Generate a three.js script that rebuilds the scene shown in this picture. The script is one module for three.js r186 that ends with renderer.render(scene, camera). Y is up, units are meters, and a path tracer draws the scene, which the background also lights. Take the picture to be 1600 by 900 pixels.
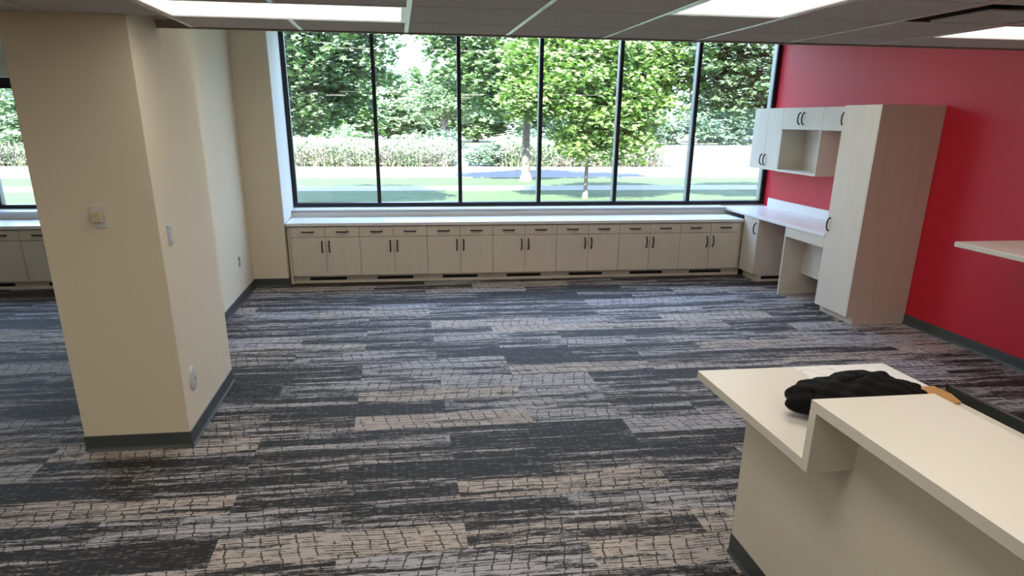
import * as THREE from 'three';
import { RoundedBoxGeometry } from 'three/addons/geometries/RoundedBoxGeometry.js';
import { mergeGeometries } from 'three/addons/utils/BufferGeometryUtils.js';
import { RectAreaLightUniformsLib } from 'three/addons/lights/RectAreaLightUniformsLib.js';

// ---------------------------------------------------------------- camera, sky, sun, exposure
const renderer = new THREE.WebGLRenderer({ antialias: true });
renderer.toneMapping = THREE.LinearToneMapping;
renderer.toneMappingExposure = 1.25;
renderer.shadowMap.enabled = true;
RectAreaLightUniformsLib.init();
const scene = new THREE.Scene();

const FOCAL = 1131.45;                                      // pixels, in a 1600 x 900 frame
const camera = new THREE.PerspectiveCamera(2 * Math.atan(450 / FOCAL) * 180 / Math.PI, 1600 / 900, 0.05, 400);
camera.setViewOffset(1600, 900, 4.1, -149.6, 1600, 900);    // the picture is an off-centre crop of the lens's image
camera.position.set(1.316, 1.925, 8.983);
camera.rotation.set(-0.3511, -0.1482, 0.0104, 'YXZ');
camera.updateProjectionMatrix();

const SKY = { zenith: [3.0, 4.4, 7.8], horizon: [5.4, 6.2, 7.4], ground: [0.35, 0.38, 0.32] };
{
  const W = 64, H = 128, d = new Float32Array(W * H * 4);
  for (let j = 0; j < H; j++) {
    const el = ((j + 0.5) / H - 0.5) * Math.PI, t = Math.pow(Math.max(0, Math.sin(el)), 0.55);
    for (let i = 0; i < W; i++) for (let c = 0; c < 3; c++) {
      d[(j * W + i) * 4 + c] = el < 0 ? SKY.ground[c] : SKY.horizon[c] * (1 - t) + SKY.zenith[c] * t;
      d[(j * W + i) * 4 + 3] = 1;
    }
  }
  const t = new THREE.DataTexture(d, W, H, THREE.RGBAFormat, THREE.FloatType);
  t.mapping = THREE.EquirectangularReflectionMapping; t.magFilter = THREE.LinearFilter; t.needsUpdate = true;
  scene.background = t;
}
const sun = new THREE.DirectionalLight(new THREE.Color(1, 0.95, 0.85), 32);
sun.position.set(-9, 33, 17); sun.target.position.set(3, 0, -12);
sun.castShadow = true; sun.shadow.radius = 1;
Object.assign(sun.shadow.camera, { left: -50, right: 50, top: 50, bottom: -50, near: 1, far: 150 });
scene.add(sun, sun.target);

const LAMP_COLOR = new THREE.Color(1, 0.91, 0.78);
const LAMP_POWER = 4.3, LAMP_DIMMED = 2.0, STRIP_POWER = 12;                   // radiance of the troffers; those next to the window strip are dimmed by daylight

// ---------------------------------------------------------------- helpers
let seed = 12345;
const rnd = () => { seed |= 0; seed = seed + 0x6D2B79F5 | 0; let t = Math.imul(seed ^ seed >>> 15, 1 | seed); t = t + Math.imul(t ^ t >>> 7, 61 | t) ^ t; return ((t ^ t >>> 14) >>> 0) / 4294967296; };
const reseed = (s) => { seed = s; };
const rr = (a, b) => a + (b - a) * rnd();
const taken = {};
const numbered = (n) => { const k = taken[n] = (taken[n] ?? -1) + 1; return k ? n + '_' + String(k).padStart(3, '0') : n; };

// uv in metres, by the side each face points to; grain runs along v (upright) unless turned
function metricUV(g, ou = 0, ov = 0, turned = false) {
  const p = g.attributes.position, n = g.attributes.normal, uv = new Float32Array(p.count * 2);
  for (let i = 0; i < p.count; i++) {
    const ax = Math.abs(n.getX(i)), ay = Math.abs(n.getY(i)), az = Math.abs(n.getZ(i));
    let u, v;
    if (ay > ax && ay > az) { u = p.getX(i); v = p.getZ(i); } else if (ax > az) { u = p.getZ(i); v = p.getY(i); } else { u = p.getX(i); v = p.getY(i); }
    if (turned) [u, v] = [v, u];
    uv[2 * i] = u + ou; uv[2 * i + 1] = v + ov;
  }
  g.setAttribute('uv', new THREE.BufferAttribute(uv, 2));
  return g;
}
// a box by its two corners; r > 0 rounds the edges
function bx(x0, x1, y0, y1, z0, z1, r = 0, turned = false) {
  const w = x1 - x0, h = y1 - y0, d = z1 - z0;
  let g = r ? new RoundedBoxGeometry(w, h, d, 1, Math.min(r, w / 2.1, h / 2.1, d / 2.1)) : new THREE.BoxGeometry(w, h, d).toNonIndexed();
  g.translate((x0 + x1) / 2, (y0 + y1) / 2, (z0 + z1) / 2);
  return metricUV(g, rnd() * 3, rnd() * 3, turned);
}
function obj(name, geos, mat, parent = scene) {
  const list = Array.isArray(geos) ? geos : [geos];
  const g = list.length > 1 ? mergeGeometries(list.map((q) => (q.index ? q.toNonIndexed() : q))) : list[0];
  const m = new THREE.Mesh(g, mat);
  m.name = parent === scene ? numbered(name) : name;
  m.castShadow = m.receiveShadow = true;
  parent.add(m);
  return m;
}
function tag(o, label, category, group) { o.userData.label = label; o.userData.category = category; if (group) o.userData.group = group; return o; }
function thing(name, label, category, [x, y, z] = [0, 0, 0], turn = 0, group) {
  const o = new THREE.Group(); o.name = numbered(name); o.position.set(x, y, z); o.rotation.y = turn; scene.add(o);
  return tag(o, label, category, group);
}
function setting(name, label, category) { const o = new THREE.Group(); o.name = numbered(name); scene.add(o); o.userData.kind = 'structure'; return tag(o, label, category); }
function struct(name, geos, mat, label, category) { const m = obj(name, geos, mat); m.userData.kind = 'structure'; return tag(m, label, category); }
const stuff = (m) => { m.userData.kind = 'stuff'; return m; };

// lattice noise, quick enough for whole textures
const LAT = 256, lattice = new Float32Array(LAT * LAT);
reseed(77); for (let i = 0; i < LAT * LAT; i++) lattice[i] = rnd();
function vnoise(x, y) {
  const xi = Math.floor(x), yi = Math.floor(y); let fx = x - xi, fy = y - yi;
  fx = fx * fx * (3 - 2 * fx); fy = fy * fy * (3 - 2 * fy);
  const a = (yi & 255) * LAT, b = ((yi + 1) & 255) * LAT, c = xi & 255, d = (xi + 1) & 255;
  return (lattice[a + c] * (1 - fx) + lattice[a + d] * fx) * (1 - fy) + (lattice[b + c] * (1 - fx) + lattice[b + d] * fx) * fy;
}
const fbm = (x, y) => vnoise(x, y) * 0.55 + vnoise(x * 2.1 + 37, y * 2.1 + 11) * 0.28 + vnoise(x * 4.3 + 71, y * 4.3 + 53) * 0.17;
const sst = (a, b, x) => { const t = Math.min(1, Math.max(0, (x - a) / (b - a))); return t * t * (3 - 2 * t); };
const toS = (v) => 255 * (v <= 0.0031308 ? 12.92 * v : 1.055 * Math.pow(v, 1 / 2.4) - 0.055);

function texture(W, H, metresX, metresY, fn, srgb = true) {
  const d = new Uint8Array(W * H * 4);
  for (let j = 0; j < H; j++) for (let i = 0; i < W; i++) {
    const c = fn(i / W, j / H), k = (j * W + i) * 4;
    for (let q = 0; q < 3; q++) d[k + q] = Math.min(255, Math.max(0, srgb ? toS(c[q]) : c[q] * 255));
    d[k + 3] = 255;
  }
  const t = new THREE.DataTexture(d, W, H);
  t.wrapS = t.wrapT = THREE.RepeatWrapping; t.magFilter = THREE.LinearFilter; t.minFilter = THREE.LinearMipmapLinearFilter; t.generateMipmaps = true;
  if (srgb) t.colorSpace = THREE.SRGBColorSpace;
  t.repeat.set(1 / metresX, 1 / metresY); t.needsUpdate = true;
  return t;
}
const lin = (r, g, b) => { const c = new THREE.Color().setRGB(r / 255, g / 255, b / 255, THREE.SRGBColorSpace); return [c.r, c.g, c.b]; };
const mixc = (a, b, t) => [a[0] + (b[0] - a[0]) * t, a[1] + (b[1] - a[1]) * t, a[2] + (b[2] - a[2]) * t];
const std = (o) => new THREE.MeshStandardMaterial(o);
// seamless noise on a unit tile with whole-number cells
const tn = (u, v, a, b) => { // periodic in u, v
  const x = u * a, y = v * b, xi = Math.floor(x), yi = Math.floor(y); let fx = x - xi, fy = y - yi; fx = fx * fx * (3 - 2 * fx); fy = fy * fy * (3 - 2 * fy);
  const L = (p, q) => lattice[(((q % b) + b) % b & 255) * LAT + (((p % a) + a) % a & 255)];
  return (L(xi, yi) * (1 - fx) + L(xi + 1, yi) * fx) * (1 - fy) + (L(xi, yi + 1) * (1 - fx) + L(xi + 1, yi + 1) * fx) * fy;
};

// ---------------------------------------------------------------- materials
const M = {};
{
  const a = lin(210, 200, 184), b = lin(223, 214, 199);
  const wood = texture(512, 512, 0.6, 1.6, (u, v) => {
    const g = 0.3 * tn(u, v, 90, 3) + 0.35 * tn(u, v, 200, 6) + 0.2 * tn(u, v, 14, 2) + 0.1;
    return mixc(a, b, g);
  });
  M.wood = std({ map: wood, roughness: 0.5 });
  M.white = std({ map: texture(256, 256, 0.5, 0.5, (u, v) => { const k = 0.97 + 0.03 * tn(u, v, 120, 120); return [0.82 * k, 0.82 * k, 0.8 * k]; }), roughness: 0.32 });
  const plaster = (c, s) => texture(256, 256, 0.4, 0.4, (u, v) => { const k = 1 - s + s * (0.5 * tn(u, v, 90, 90) + 0.5 * tn(u, v, 200, 200)); return [c[0] * k, c[1] * k, c[2] * k]; });
  const peel = texture(256, 256, 0.15, 0.15, (u, v) => { const k = 0.6 * tn(u, v, 50, 50) + 0.4 * tn(u, v, 110, 110); return [k, k, k]; }, false);
  M.cream = std({ map: plaster(lin(229, 218, 194), 0.06), roughness: 0.75, bumpMap: peel, bumpScale: 0.0003 });
  M.red = std({ map: plaster(lin(198, 21, 46), 0.08), roughness: 0.5, bumpMap: peel, bumpScale: 0.0003 });
  M.jamb = std({ map: plaster(lin(232, 232, 228), 0.04), roughness: 0.6 });
  M.desk = std({ map: plaster(lin(231, 223, 205), 0.05), roughness: 0.5 });
  M.deskTop = std({ map: plaster(lin(231, 226, 215), 0.03), roughness: 0.38 });
  M.base = std({ color: new THREE.Color().setRGB(66 / 255, 72 / 255, 71 / 255, THREE.SRGBColorSpace), roughness: 0.5 });
  M.black = std({ color: new THREE.Color(0.012, 0.013, 0.016), roughness: 0.38, metalness: 0.3 });
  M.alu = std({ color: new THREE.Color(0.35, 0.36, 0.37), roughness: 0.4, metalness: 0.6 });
  M.handle = std({ color: new THREE.Color(0.018, 0.016, 0.016), roughness: 0.4, metalness: 0.5 });
  M.vent = std({ color: new THREE.Color(0.012, 0.012, 0.013), roughness: 0.7 });
  M.tile = std({ map: texture(512, 512, 0.6, 0.6, (u, v) => { const s = tn(u, v, 170, 170) * tn(u, v, 60, 60); const k = 0.9 + 0.1 * tn(u, v, 80, 80) - (s > 0.62 ? 0.25 : 0); return [0.6 * k, 0.585 * k, 0.55 * k]; }), roughness: 0.9 });
  M.tee = std({ color: new THREE.Color(0.72, 0.71, 0.68), roughness: 0.22 });
  M.trimMetal = std({ color: new THREE.Color(0.3, 0.26, 0.22), roughness: 0.5 });
  M.diffuser = std({ color: new THREE.Color(0.9, 0.9, 0.88), roughness: 0.5, emissive: new THREE.Color(1, 0.97, 0.92), emissiveIntensity: 1.1 });
  M.glass = new THREE.MeshPhysicalMaterial({ color: new THREE.Color(0.95, 0.985, 0.975), roughness: 0, transmission: 1, thickness: 0, ior: 1.5 });
  M.plate = std({ color: new THREE.Color(0.6, 0.59, 0.56), roughness: 0.45 });
  M.steel = std({ color: new THREE.Color(0.62, 0.62, 0.62), roughness: 0.35, metalness: 0.8 });
  M.ivory = std({ color: new THREE.Color().setRGB(205 / 255, 190 / 255, 155 / 255, THREE.SRGBColorSpace), roughness: 0.5 });
  M.cloth = new THREE.MeshPhysicalMaterial({ color: new THREE.Color(0.004, 0.004, 0.005), roughness: 0.9, specularIntensity: 0.4 });
  M.paper = std({ color: new THREE.Color(0.86, 0.86, 0.86), roughness: 0.8 });
  M.kraft = std({ map: plaster(lin(205, 150, 92), 0.1), roughness: 0.8 });
  M.slate = std({ color: new THREE.Color(0.03, 0.036, 0.032), roughness: 0.4 });
}

// carpet planks: sixteen woven designs in one sheet
const PLANK = { w: 1.19, d: 0.245, cols: 2, rows: 8 };
const designs = [];
{
  const W = 2048, H = 2048, d = new Uint8Array(W * H * 4), bump = new Uint8Array(W * H * 4);
  const dark = [0.018, 0.0155, 0.014], warm = [0.48, 0.41, 0.355], cool = [0.42, 0.415, 0.445];
  const spec = [[0.86, 0], [0.8, 0], [0.74, 0], [0.7, 0], [0.84, 1], [0.76, 1], [0.68, 1], [0.6, 1], [0.56, 0.3], [0.52, 0.7], [0.48, 0.2], [0.45, 0.8], [0.4, 0.4], [0.34, 0.6], [0.28, 0.3], [0.22, 0.5]];
  for (let q = 0; q < 16; q++) {
    const [lev, tone] = spec[q], ci = q % 2, ri = q >> 1, cw = W / 2, ch = H / 8, ox = q * 37.7, oy = q * 19.3;
    const light = mixc(warm, cool, tone);
    designs.push({ lev, tone, u0: ci / 2, v0: ri / 8 });
    for (let j = 0; j < ch; j++) for (let i = 0; i < cw; i++) {
      const x = i / cw * PLANK.w, y = j / ch * PLANK.d;
      const wy = y + 0.006 * (vnoise(x * 9 + ox, oy) - 0.5) + 0.002 * (vnoise(x * 60 + ox, y * 40 + oy) - 0.5);
      const band = vnoise(x * 1.3 + ox, wy * 19 + oy), band2 = vnoise(x * 3.1 + ox + 9, wy * 46 + oy + 5);
      const streak = vnoise(x * 11 + ox, wy * 170 + oy) * 0.55 + vnoise(x * 45 + ox + 3, wy * 400 + oy) * 0.45;
      const fibre = vnoise(x * 420 + ox, y * 520 + oy);
      let s = lev - 0.045 + (band - 0.5) * 0.85 + (band2 - 0.5) * 0.6 + (streak - 0.5) * 0.95 + (fibre - 0.5) * 0.4;
      let f = sst(0.44, 0.6, s);
      // the dark net of crossing yarns
      const rowId = Math.floor(wy / 0.0408 + 0.8 * vnoise(x * 2.2 + ox, oy)), hy = wy / 0.0408 + 0.8 * vnoise(x * 2.2 + ox, oy);
      const lh = Math.abs(hy - Math.round(hy)) * 0.0408, lh2 = Math.abs(hy * 2 - Math.round(hy * 2)) * 0.0204;
      const xs = (x + 0.22 * y + 0.006 * (vnoise(wy * 45 + ox, rowId * 3.1) - 0.5) + 0.02 * (vnoise(rowId * 1.7 + ox, 4.4) - 0.5)) / 0.083;
      const lv = Math.abs(xs - Math.round(xs)) * 0.083;
      const jag = vnoise(x * 90 + ox, y * 110 + oy), on = vnoise(x * 16 + ox, y * 60 + oy + 40);
      const net = Math.max(sst(0.0052, 0.0016, lh - 0.004 * (jag - 0.5)) * sst(0.2, 0.42, on), 0.9 * sst(0.0034, 0.0012, lh2 - 0.003 * (jag - 0.5)) * sst(0.5, 0.62, on),
        sst(0.0055, 0.002, lv - 0.004 * (jag - 0.5)) * sst(0.22, 0.4, vnoise(x * 30 + ox + 8, y * 34 + oy)));
      const speck = (1 - f) * sst(0.8, 0.92, vnoise(x * 24 + ox, wy * 330 + oy + 60)) * 0.55;
      f = Math.max(f * (1 - 0.93 * net), speck);
      const grain = 0.82 + 0.36 * vnoise(x * 700 + ox, y * 900 + oy);
      const tint = mixc(light, mixc(warm, cool, 1 - tone), 0.35 * vnoise(x * 2 + ox, y * 12 + oy + 90));
      const k = ((ri * ch + j) * W + ci * cw + i) * 4;
      for (let c = 0; c < 3; c++) { d[k + c] = Math.min(255, toS((dark[c] * (1 - f) + tint[c] * f) * grain)); bump[k + c] = 255 * (0.5 * f + 0.5 * fibre); }
      d[k + 3] = bump[k + 3] = 255;
    }
  }
  const mk = (a, srgb) => { const t = new THREE.DataTexture(a, W, H); t.magFilter = THREE.LinearFilter; t.minFilter = THREE.LinearMipmapLinearFilter; t.generateMipmaps = true; if (srgb) t.colorSpace = THREE.SRGBColorSpace; t.needsUpdate = true; return t; };
  M.carpet = new THREE.MeshPhysicalMaterial({ specularIntensity: 0.7, sheen: 0.3, sheenRoughness: 0.3, sheenColor: new THREE.Color(0.55, 0.55, 0.6), map: mk(d, true), bumpMap: mk(bump, false), bumpScale: 0.0012, roughness: 0.72 });
}

// ---------------------------------------------------------------- the room shell
const XR = 6.35, XL = -7, ZB = 11.6, ZW = -0.8, H = 2.4, HU = 3.06, ZS = 4.146;
const COL = { x0: -0.629, x1: -0.021, z0: 3.458, z1: 4.664 };
const PX = -0.445, PIER = { x1: -0.052, z1: 0.094 };

const floor = setting('floor', 'carpet floor of grey and charcoal planks with a woven net pattern', 'floor');
obj('floor_slab', bx(XL - 0.2, XR + 0.2, -0.25, -0.009, ZW - 0.25, ZB + 0.2), M.base, floor);
{
  reseed(4242);
  const cache = new Map();
  const plankGeo = (w, du, dsg, flip) => {   // w metres long, du metres cut off its left end
    const key = [w.toFixed(3), du.toFixed(3), dsg, flip].join();
    if (!cache.has(key)) {
      const g = new THREE.BoxGeometry(w, 0.009, PLANK.d).toNonIndexed(), p = g.attributes.position, uv = g.attributes.uv, D = designs[dsg];
      for (let i = 0; i < p.count; i++) {
        let u = (p.getX(i) + w / 2 + du) / PLANK.w, v = p.getZ(i) / PLANK.d + 0.5;
        if (flip & 1) u = 1 - u; if (flip & 2) v = 1 - v;
        uv.setXY(i, D.u0 + (0.004 + 0.992 * u) / 2, D.v0 + (0.012 + 0.976 * v) / 8);
      }
      cache.set(key, g);
    }
    return cache.get(key);
  };
  // rows counted from z = 6.03 towards the window; [row, plank start] -> design
  const rowOff = { '-1': 1, 0: 0, 1: 1, 2: 0, 3: 1, 4: 0, 5: 0, 6: 1, 7: 0, 8: 1, 9: 0, 10: 1 };
  const chosen = { '0,0.38': 0, '0,1.57': 10, '0,2.76': 2, '-1,0.96': 5, '-1,-0.24': 14, '1,-0.24': 5, '1,0.96': 13, '1,2.14': 12, '2,0.38': 13, '2,1.57': 3, '2,2.76': 9, '3,-0.24': 8, '3,0.96': 15, '3,2.14': 8,
    '4,0.38': 12, '4,1.57': 14, '4,2.76': 14, '5,0.38': 11, '5,1.57': 14, '6,0.96': 1, '6,-0.24': 10, '6,2.14': 14, '7,0.38': 15, '7,1.57': 6, '7,-0.81': 12, '8,0.96': 2, '8,-0.24': 15, '8,2.14': 15, '9,0.38': 6, '9,1.57': 4, '10,0.96': 6, '10,-0.24': 9 };
  const bag = [0, 1, 2, 3, 4, 5, 6, 7, 8, 9, 10, 11, 12, 13, 14, 15, 12, 13, 14, 15, 9, 11, 6, 7];
  const list = [], rest = [];
  for (let n = -23; n <= 28; n++) {
    const z1 = 6.03 - n * PLANK.d, z0 = z1 - PLANK.d; if (z0 > ZB || z1 < ZW) continue;
    const off = (rowOff[n] ?? (n & 1)) ? 0.955 : 0.38;
    for (let k = -8; k < 7; k++) {
      const s = off + k * PLANK.w, a = Math.max(s, XL), b = Math.min(s + PLANK.w, XR);
      const pick = bag[Math.floor(rnd() * bag.length)], fl = Math.floor(rnd() * 4);
      if (b - a < 0.02) continue;
      const dsg = chosen[n + ',' + (Math.round(s * 100) / 100)] ?? pick;
      const cz = (z0 + z1) / 2, cx = (a + b) / 2;
      // in the picture?
      const v = new THREE.Vector3(cx, 0, cz); camera.updateMatrixWorld(); const c = v.clone().applyMatrix4(camera.matrixWorldInverse);
      const px = 795.9 + FOCAL * c.x / -c.z, py = 599.6 - FOCAL * c.y / -c.z, w = (b - a) * FOCAL / -c.z;
      const seen = c.z < -0.5 && px + w / 2 > 0 && px - w / 2 < 1600 && py < 930 && cz > -0.1 && !(cx < -0.45 && cx > -1.9 && cz < 3.4 && px > 110) && cx > -5.5;
      const item = { g: plankGeo(b - a, a - s, dsg, fl), cx, cz, size: seen ? 1 / (c.z * c.z) : 0 };
      (seen ? list : rest).push(item);
    }
  }
  list.sort((p, q) => q.size - p.size);
  rest.push(...list.splice(300));
  for (const it of list) { const m = obj('carpet_plank', it.g, M.carpet, floor); m.position.set(it.cx, -0.0045, it.cz); }
  stuff(obj('carpet_planks', rest.map((it) => it.g.clone().translate(it.cx, -0.0045, it.cz)), M.carpet, floor));
}

// walls
struct('wall_east', bx(XR, XR + 0.2, 0, HU, ZW - 0.15, ZB + 0.2), M.red, 'red painted wall behind the white oak cabinets', 'wall');
struct('wall_west', bx(XL - 0.2, XL, 0, HU, ZW - 0.15, ZB + 0.2), M.cream, 'cream wall closing the far end of the adjoining room', 'wall');
struct('wall_south', bx(XL, XR, 0, HU, ZB, ZB + 0.2), M.cream, 'cream wall opposite the windows', 'wall');
{
  const n = setting('wall_north', 'cream outer wall below and beside the windows', 'wall');
  obj('wall_below_window', bx(PX, 5.69, 0, 0.796, -0.95, -0.58), M.jamb, n);
  obj('sill_batten', bx(PX, 5.69, 0.796, 0.806, -0.95, -0.62), M.jamb, n);
  obj('wall_below_window', bx(5.69, XR, 0, 0.783, -0.95, -0.58), M.jamb, n);
  obj('sill_block', bx(PX, XR, 0.783, 0.83, -0.95, -0.801), M.jamb, n);
  obj('wall_below_window', bx(-6.41, -0.62, 0, 0.806, -0.95, -0.58), M.jamb, n);
  obj('wall_end', bx(XL, -6.41, 0, HU, -0.95, -0.58), M.cream, n);
  obj('wall_above_window', bx(-6.41, -1.0, 2.31, HU, -0.95, -0.58), M.cream, n);
  obj('wall_between_windows', bx(-1.0, -0.62, 0.826, HU, -0.95, -0.58), M.cream, n);
}
{
  const w = setting('wall_partition', 'cream partition wall with a projecting pier beside the wide window', 'wall');
  obj('partition', bx(-0.62, PX, 0, HU, -0.95, COL.z0), M.cream, w);
  obj('pier', bx(PX, PIER.x1, 0, HU, -0.95, PIER.z1), M.cream, w);
  obj('jamb_lining', bx(PIER.x1, PIER.x1 + 0.012, 0.74, HU, -0.86, PIER.z1 - 0.0), M.jamb, w);
}
{
  const c = setting('column', 'thick cream square column with a dark grey base', 'column');
  obj('shaft', bx(COL.x0, COL.x1, 0, HU, COL.z0, COL.z1, 0.004), M.cream, c);
}
// baseboards: cove profile swept along straight runs
function skirting(name, runs, label, h = 0.098) {
  const s = setting(name, label, 'baseboard');
  for (const [x0, z0, x1, z1, nx, nz] of runs) {     // (nx, nz) points into the room
    const L = Math.hypot(x1 - x0, z1 - z0), sh = new THREE.Shape();
    sh.moveTo(0, 0); sh.lineTo(0.016, 0); sh.lineTo(0.015, 0.004); sh.lineTo(0.008, 0.014); sh.lineTo(0.0055, 0.024); sh.lineTo(0.005, h - 0.003); sh.lineTo(0.002, h); sh.lineTo(0, h);
    const g = new THREE.ExtrudeGeometry(sh, { depth: L, bevelEnabled: false });
    const ex = new THREE.Vector3(nx, 0, nz), ey = new THREE.Vector3(0, 1, 0), ez = new THREE.Vector3().crossVectors(ex, ey);
    const flip = ez.x * (x1 - x0) + ez.z * (z1 - z0) < 0, sx = flip ? x1 : x0, sz = flip ? z1 : z0;
    g.applyMatrix4(new THREE.Matrix4().makeBasis(ex, ey, ez).setPosition(sx, 0, sz));
    obj('skirting_strip', g, M.base, s);
  }
}
skirting('baseboard_column', [[COL.x0, COL.z1, COL.x1 + 0.005, COL.z1, 0, 1], [COL.x1, COL.z1 + 0.005, COL.x1, COL.z0, 1, 0], [COL.x0, COL.z1, COL.x0, COL.z0, -1, 0], [COL.x1, COL.z0, PX, COL.z0, 0, -1]], 'dark grey rubber cove base round the cream column');
skirting('baseboard_partition', [[PX, COL.z0, PX, PIER.z1, 1, 0], [PX, PIER.z1, PIER.x1, PIER.z1, 0, 1], [PIER.x1, PIER.z1, PIER.x1, -0.06, 1, 0]], 'dark grey rubber cove base along the partition and pier');
skirting('baseboard_east', [[XR, 2.476, XR, ZB, -1, 0]], 'dark grey rubber cove base along the red wall');
skirting('baseboard_south', [[XL, ZB, XR, ZB, 0, -1]], 'dark grey rubber cove base below the wall opposite the windows');

// ceilings
const TX = 0.605, TX0 = 0.18, TZ0 = 4.668, TZ = 0.61;
const lampCells = [[0, 0, 2, 1], [4, 1, 1, 2], [7, 0, 2, 1], [2, 3, 1, 2], [4, 5, 1, 2], [-1, 4, 1, 2], [-4, 3, 2, 1], [-6, 6, 2, 1], [4, 8, 1, 2], [7, 8, 2, 1], [-6, 8, 2, 1]];  // unseen cells just left of the reception desk are added to brighten its front
const ventCell = [6, 1];
{
  const c = setting('ceiling', 'dropped ceiling of grey acoustic tiles in a white metal grid', 'ceiling');
  const busy = (i, j) => (i === ventCell[0] && j === ventCell[1]) || lampCells.some(([a, b, w, d]) => i >= a && i < a + w && j >= b && j < b + d);
  const near = [], far = [];
  reseed(99);
  for (let i = -12; i < 11; i++) for (let j = -1; j < 12; j++) {
    const x0 = Math.max(XL, TX0 + i * TX), x1 = Math.min(XR, TX0 + (i + 1) * TX), z0 = j < 0 ? ZS + 0.02 : TZ0 + j * TZ, z1 = Math.min(ZB, TZ0 + (j + 1) * TZ);
    if (x1 - x0 < 0.05 || z1 - z0 < 0.05 || busy(i, j)) continue;
    if (x0 < COL.x1 - 0.1 && x1 > COL.x0 + 0.1 && z0 < COL.z1 - 0.1) continue;
    const g = bx(x0 + 0.006, x1 - 0.006, H, H + 0.018, z0 + 0.006, z1 - 0.006, 0.004);
    (j < 3 && i > -3 && i < 11 ? near : far).push(g);
  }
  for (const g of near) obj('ceiling_tile', g, M.tile, c);
  stuff(obj('ceiling_tiles', far, M.tile, c));
  // tees
  const lit = (i, j) => lampCells.findIndex(([p, q, w, d]) => i >= p && i < p + w && j >= q && j < q + d);
  for (let i = -11; i < 11; i++) {
    const x = TX0 + i * TX; if (x > XR - 0.05) continue;
    let start = null;
    for (let j = -1; j < 12; j++) {
      const cut = (lit(i, j) >= 0 && lit(i, j) === lit(i - 1, j)) || (x > COL.x0 && x < COL.x1 && j < 0);
      const z0 = j < 0 ? ZS + 0.02 : TZ0 + j * TZ, z1 = Math.min(ZB, z0 + (j < 0 ? TZ0 - ZS - 0.02 : TZ));
      if (!cut && start === null) start = z0;
      if (start !== null && (cut || j === 11 || z1 >= ZB)) { obj('ceiling_tee', bx(x - 0.012, x + 0.012, H - 0.003, H + 0.03, start, cut ? z0 : z1), M.tee, c); start = null; if (z1 >= ZB) break; }
    }
  }
  for (let j = 0; j < 12; j++) {
    const z = TZ0 + j * TZ; if (z > ZB - 0.1) continue;
    let start = null;
    for (let i = -12; i < 11; i++) {
      const cut = lit(i, j) >= 0 && lit(i, j) === lit(i, j - 1), x0 = Math.max(XL, TX0 + i * TX), x1 = Math.min(XR, TX0 + (i + 1) * TX);
      if (!cut && start === null) start = x0;
      if (start !== null && (cut || i === 10)) { obj('ceiling_tee', bx(start, cut ? x0 : x1, H - 0.001, H + 0.03, z - 0.007, z + 0.007), M.tile, c); start = null; }
    }
  }
  obj('ceiling_slab', bx(XL, XR, H + 0.16, H + 0.3, ZS + 0.02, ZB), M.tile, c);
  const u = setting('ceiling', 'raised plain ceiling along the window strip', 'ceiling');
  obj('roof_slab', bx(XL - 0.2, XR + 0.2, HU, HU + 0.3, -0.95, ZB + 0.2), M.jamb, u);
  const f = setting('trim_1', 'brown metal edge and fascia where the dropped ceiling ends', 'trim');
  obj('edge_angle', [bx(XL, COL.x0, H - 0.008, H + 0.035, ZS - 0.012, ZS + 0.02), bx(COL.x1, XR, H - 0.008, H + 0.035, ZS - 0.012, ZS + 0.02)], M.trimMetal, f);
  obj('fascia', [bx(XL, COL.x0, H + 0.035, HU, ZS - 0.01, ZS + 0.02), bx(COL.x1, XR, H + 0.035, HU, ZS - 0.01, ZS + 0.02)], M.jamb, f);
}

// windows
function windowUnit(name, xs, y0, y1, label, headH = 0.055) {
  const w = setting(name, label, 'window');
  const x0 = xs[0], x1 = xs[xs.length - 1], d0 = ZW - 0.13, d1 = ZW;
  obj('sill_rail', bx(x0, x1, y0, y0 + 0.05, d0, d1, 0.003), M.black, w);
  obj('head_rail', bx(x0, x1, y1 - headH, y1, d0, d1, 0.003), M.black, w);
  xs.forEach((x, k) => {
    const e = k === 0 ? [x, x + 0.055] : k === xs.length - 1 ? [x - 0.06, x] : [x - 0.024, x + 0.024];
    obj(k % (xs.length - 1) ? 'mullion' : 'jamb_rail', bx(e[0], e[1], y0 + 0.05, y1 - headH, ZW - 0.035, d1, 0.003), M.black, w);
    obj('mullion_lit_side', bx(e[0] + 0.004, e[1] - 0.004, y0 + 0.05, y1 - headH, d0, ZW - 0.035), M.alu, w);  // grey colour stands in for daylight on the sides of the black mullions
    if (k < xs.length - 1) obj('pane', bx(x + 0.02, xs[k + 1] - 0.02, y0 + 0.045, y1 - headH + 0.005, ZW - 0.088, ZW - 0.08), M.glass, w);
  });
  return w;
}
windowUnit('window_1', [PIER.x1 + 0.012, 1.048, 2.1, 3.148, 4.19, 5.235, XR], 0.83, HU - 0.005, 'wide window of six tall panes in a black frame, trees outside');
windowUnit('window_2', [-6.4, -5.5, -4.4, -3.5, -2.6, -1.7, -1.01], 0.83, 2.31, 'lower black framed window of the adjoining room behind the column', 0.115);  // unseen far end widened to let more light onto the adjoining floor

// ledge under the windows
struct('trim_2', bx(PIER.x1 + 0.012, 5.695, 0.807, 0.828, ZW, -0.55, 0.003), M.white, 'thin white window ledge above the long counter', 'trim');
struct('trim_3', bx(-6.4, -0.63, 0.807, 0.828, ZW, -0.55, 0.003), M.white, 'thin white ledge below the adjoining room window', 'trim');

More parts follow.
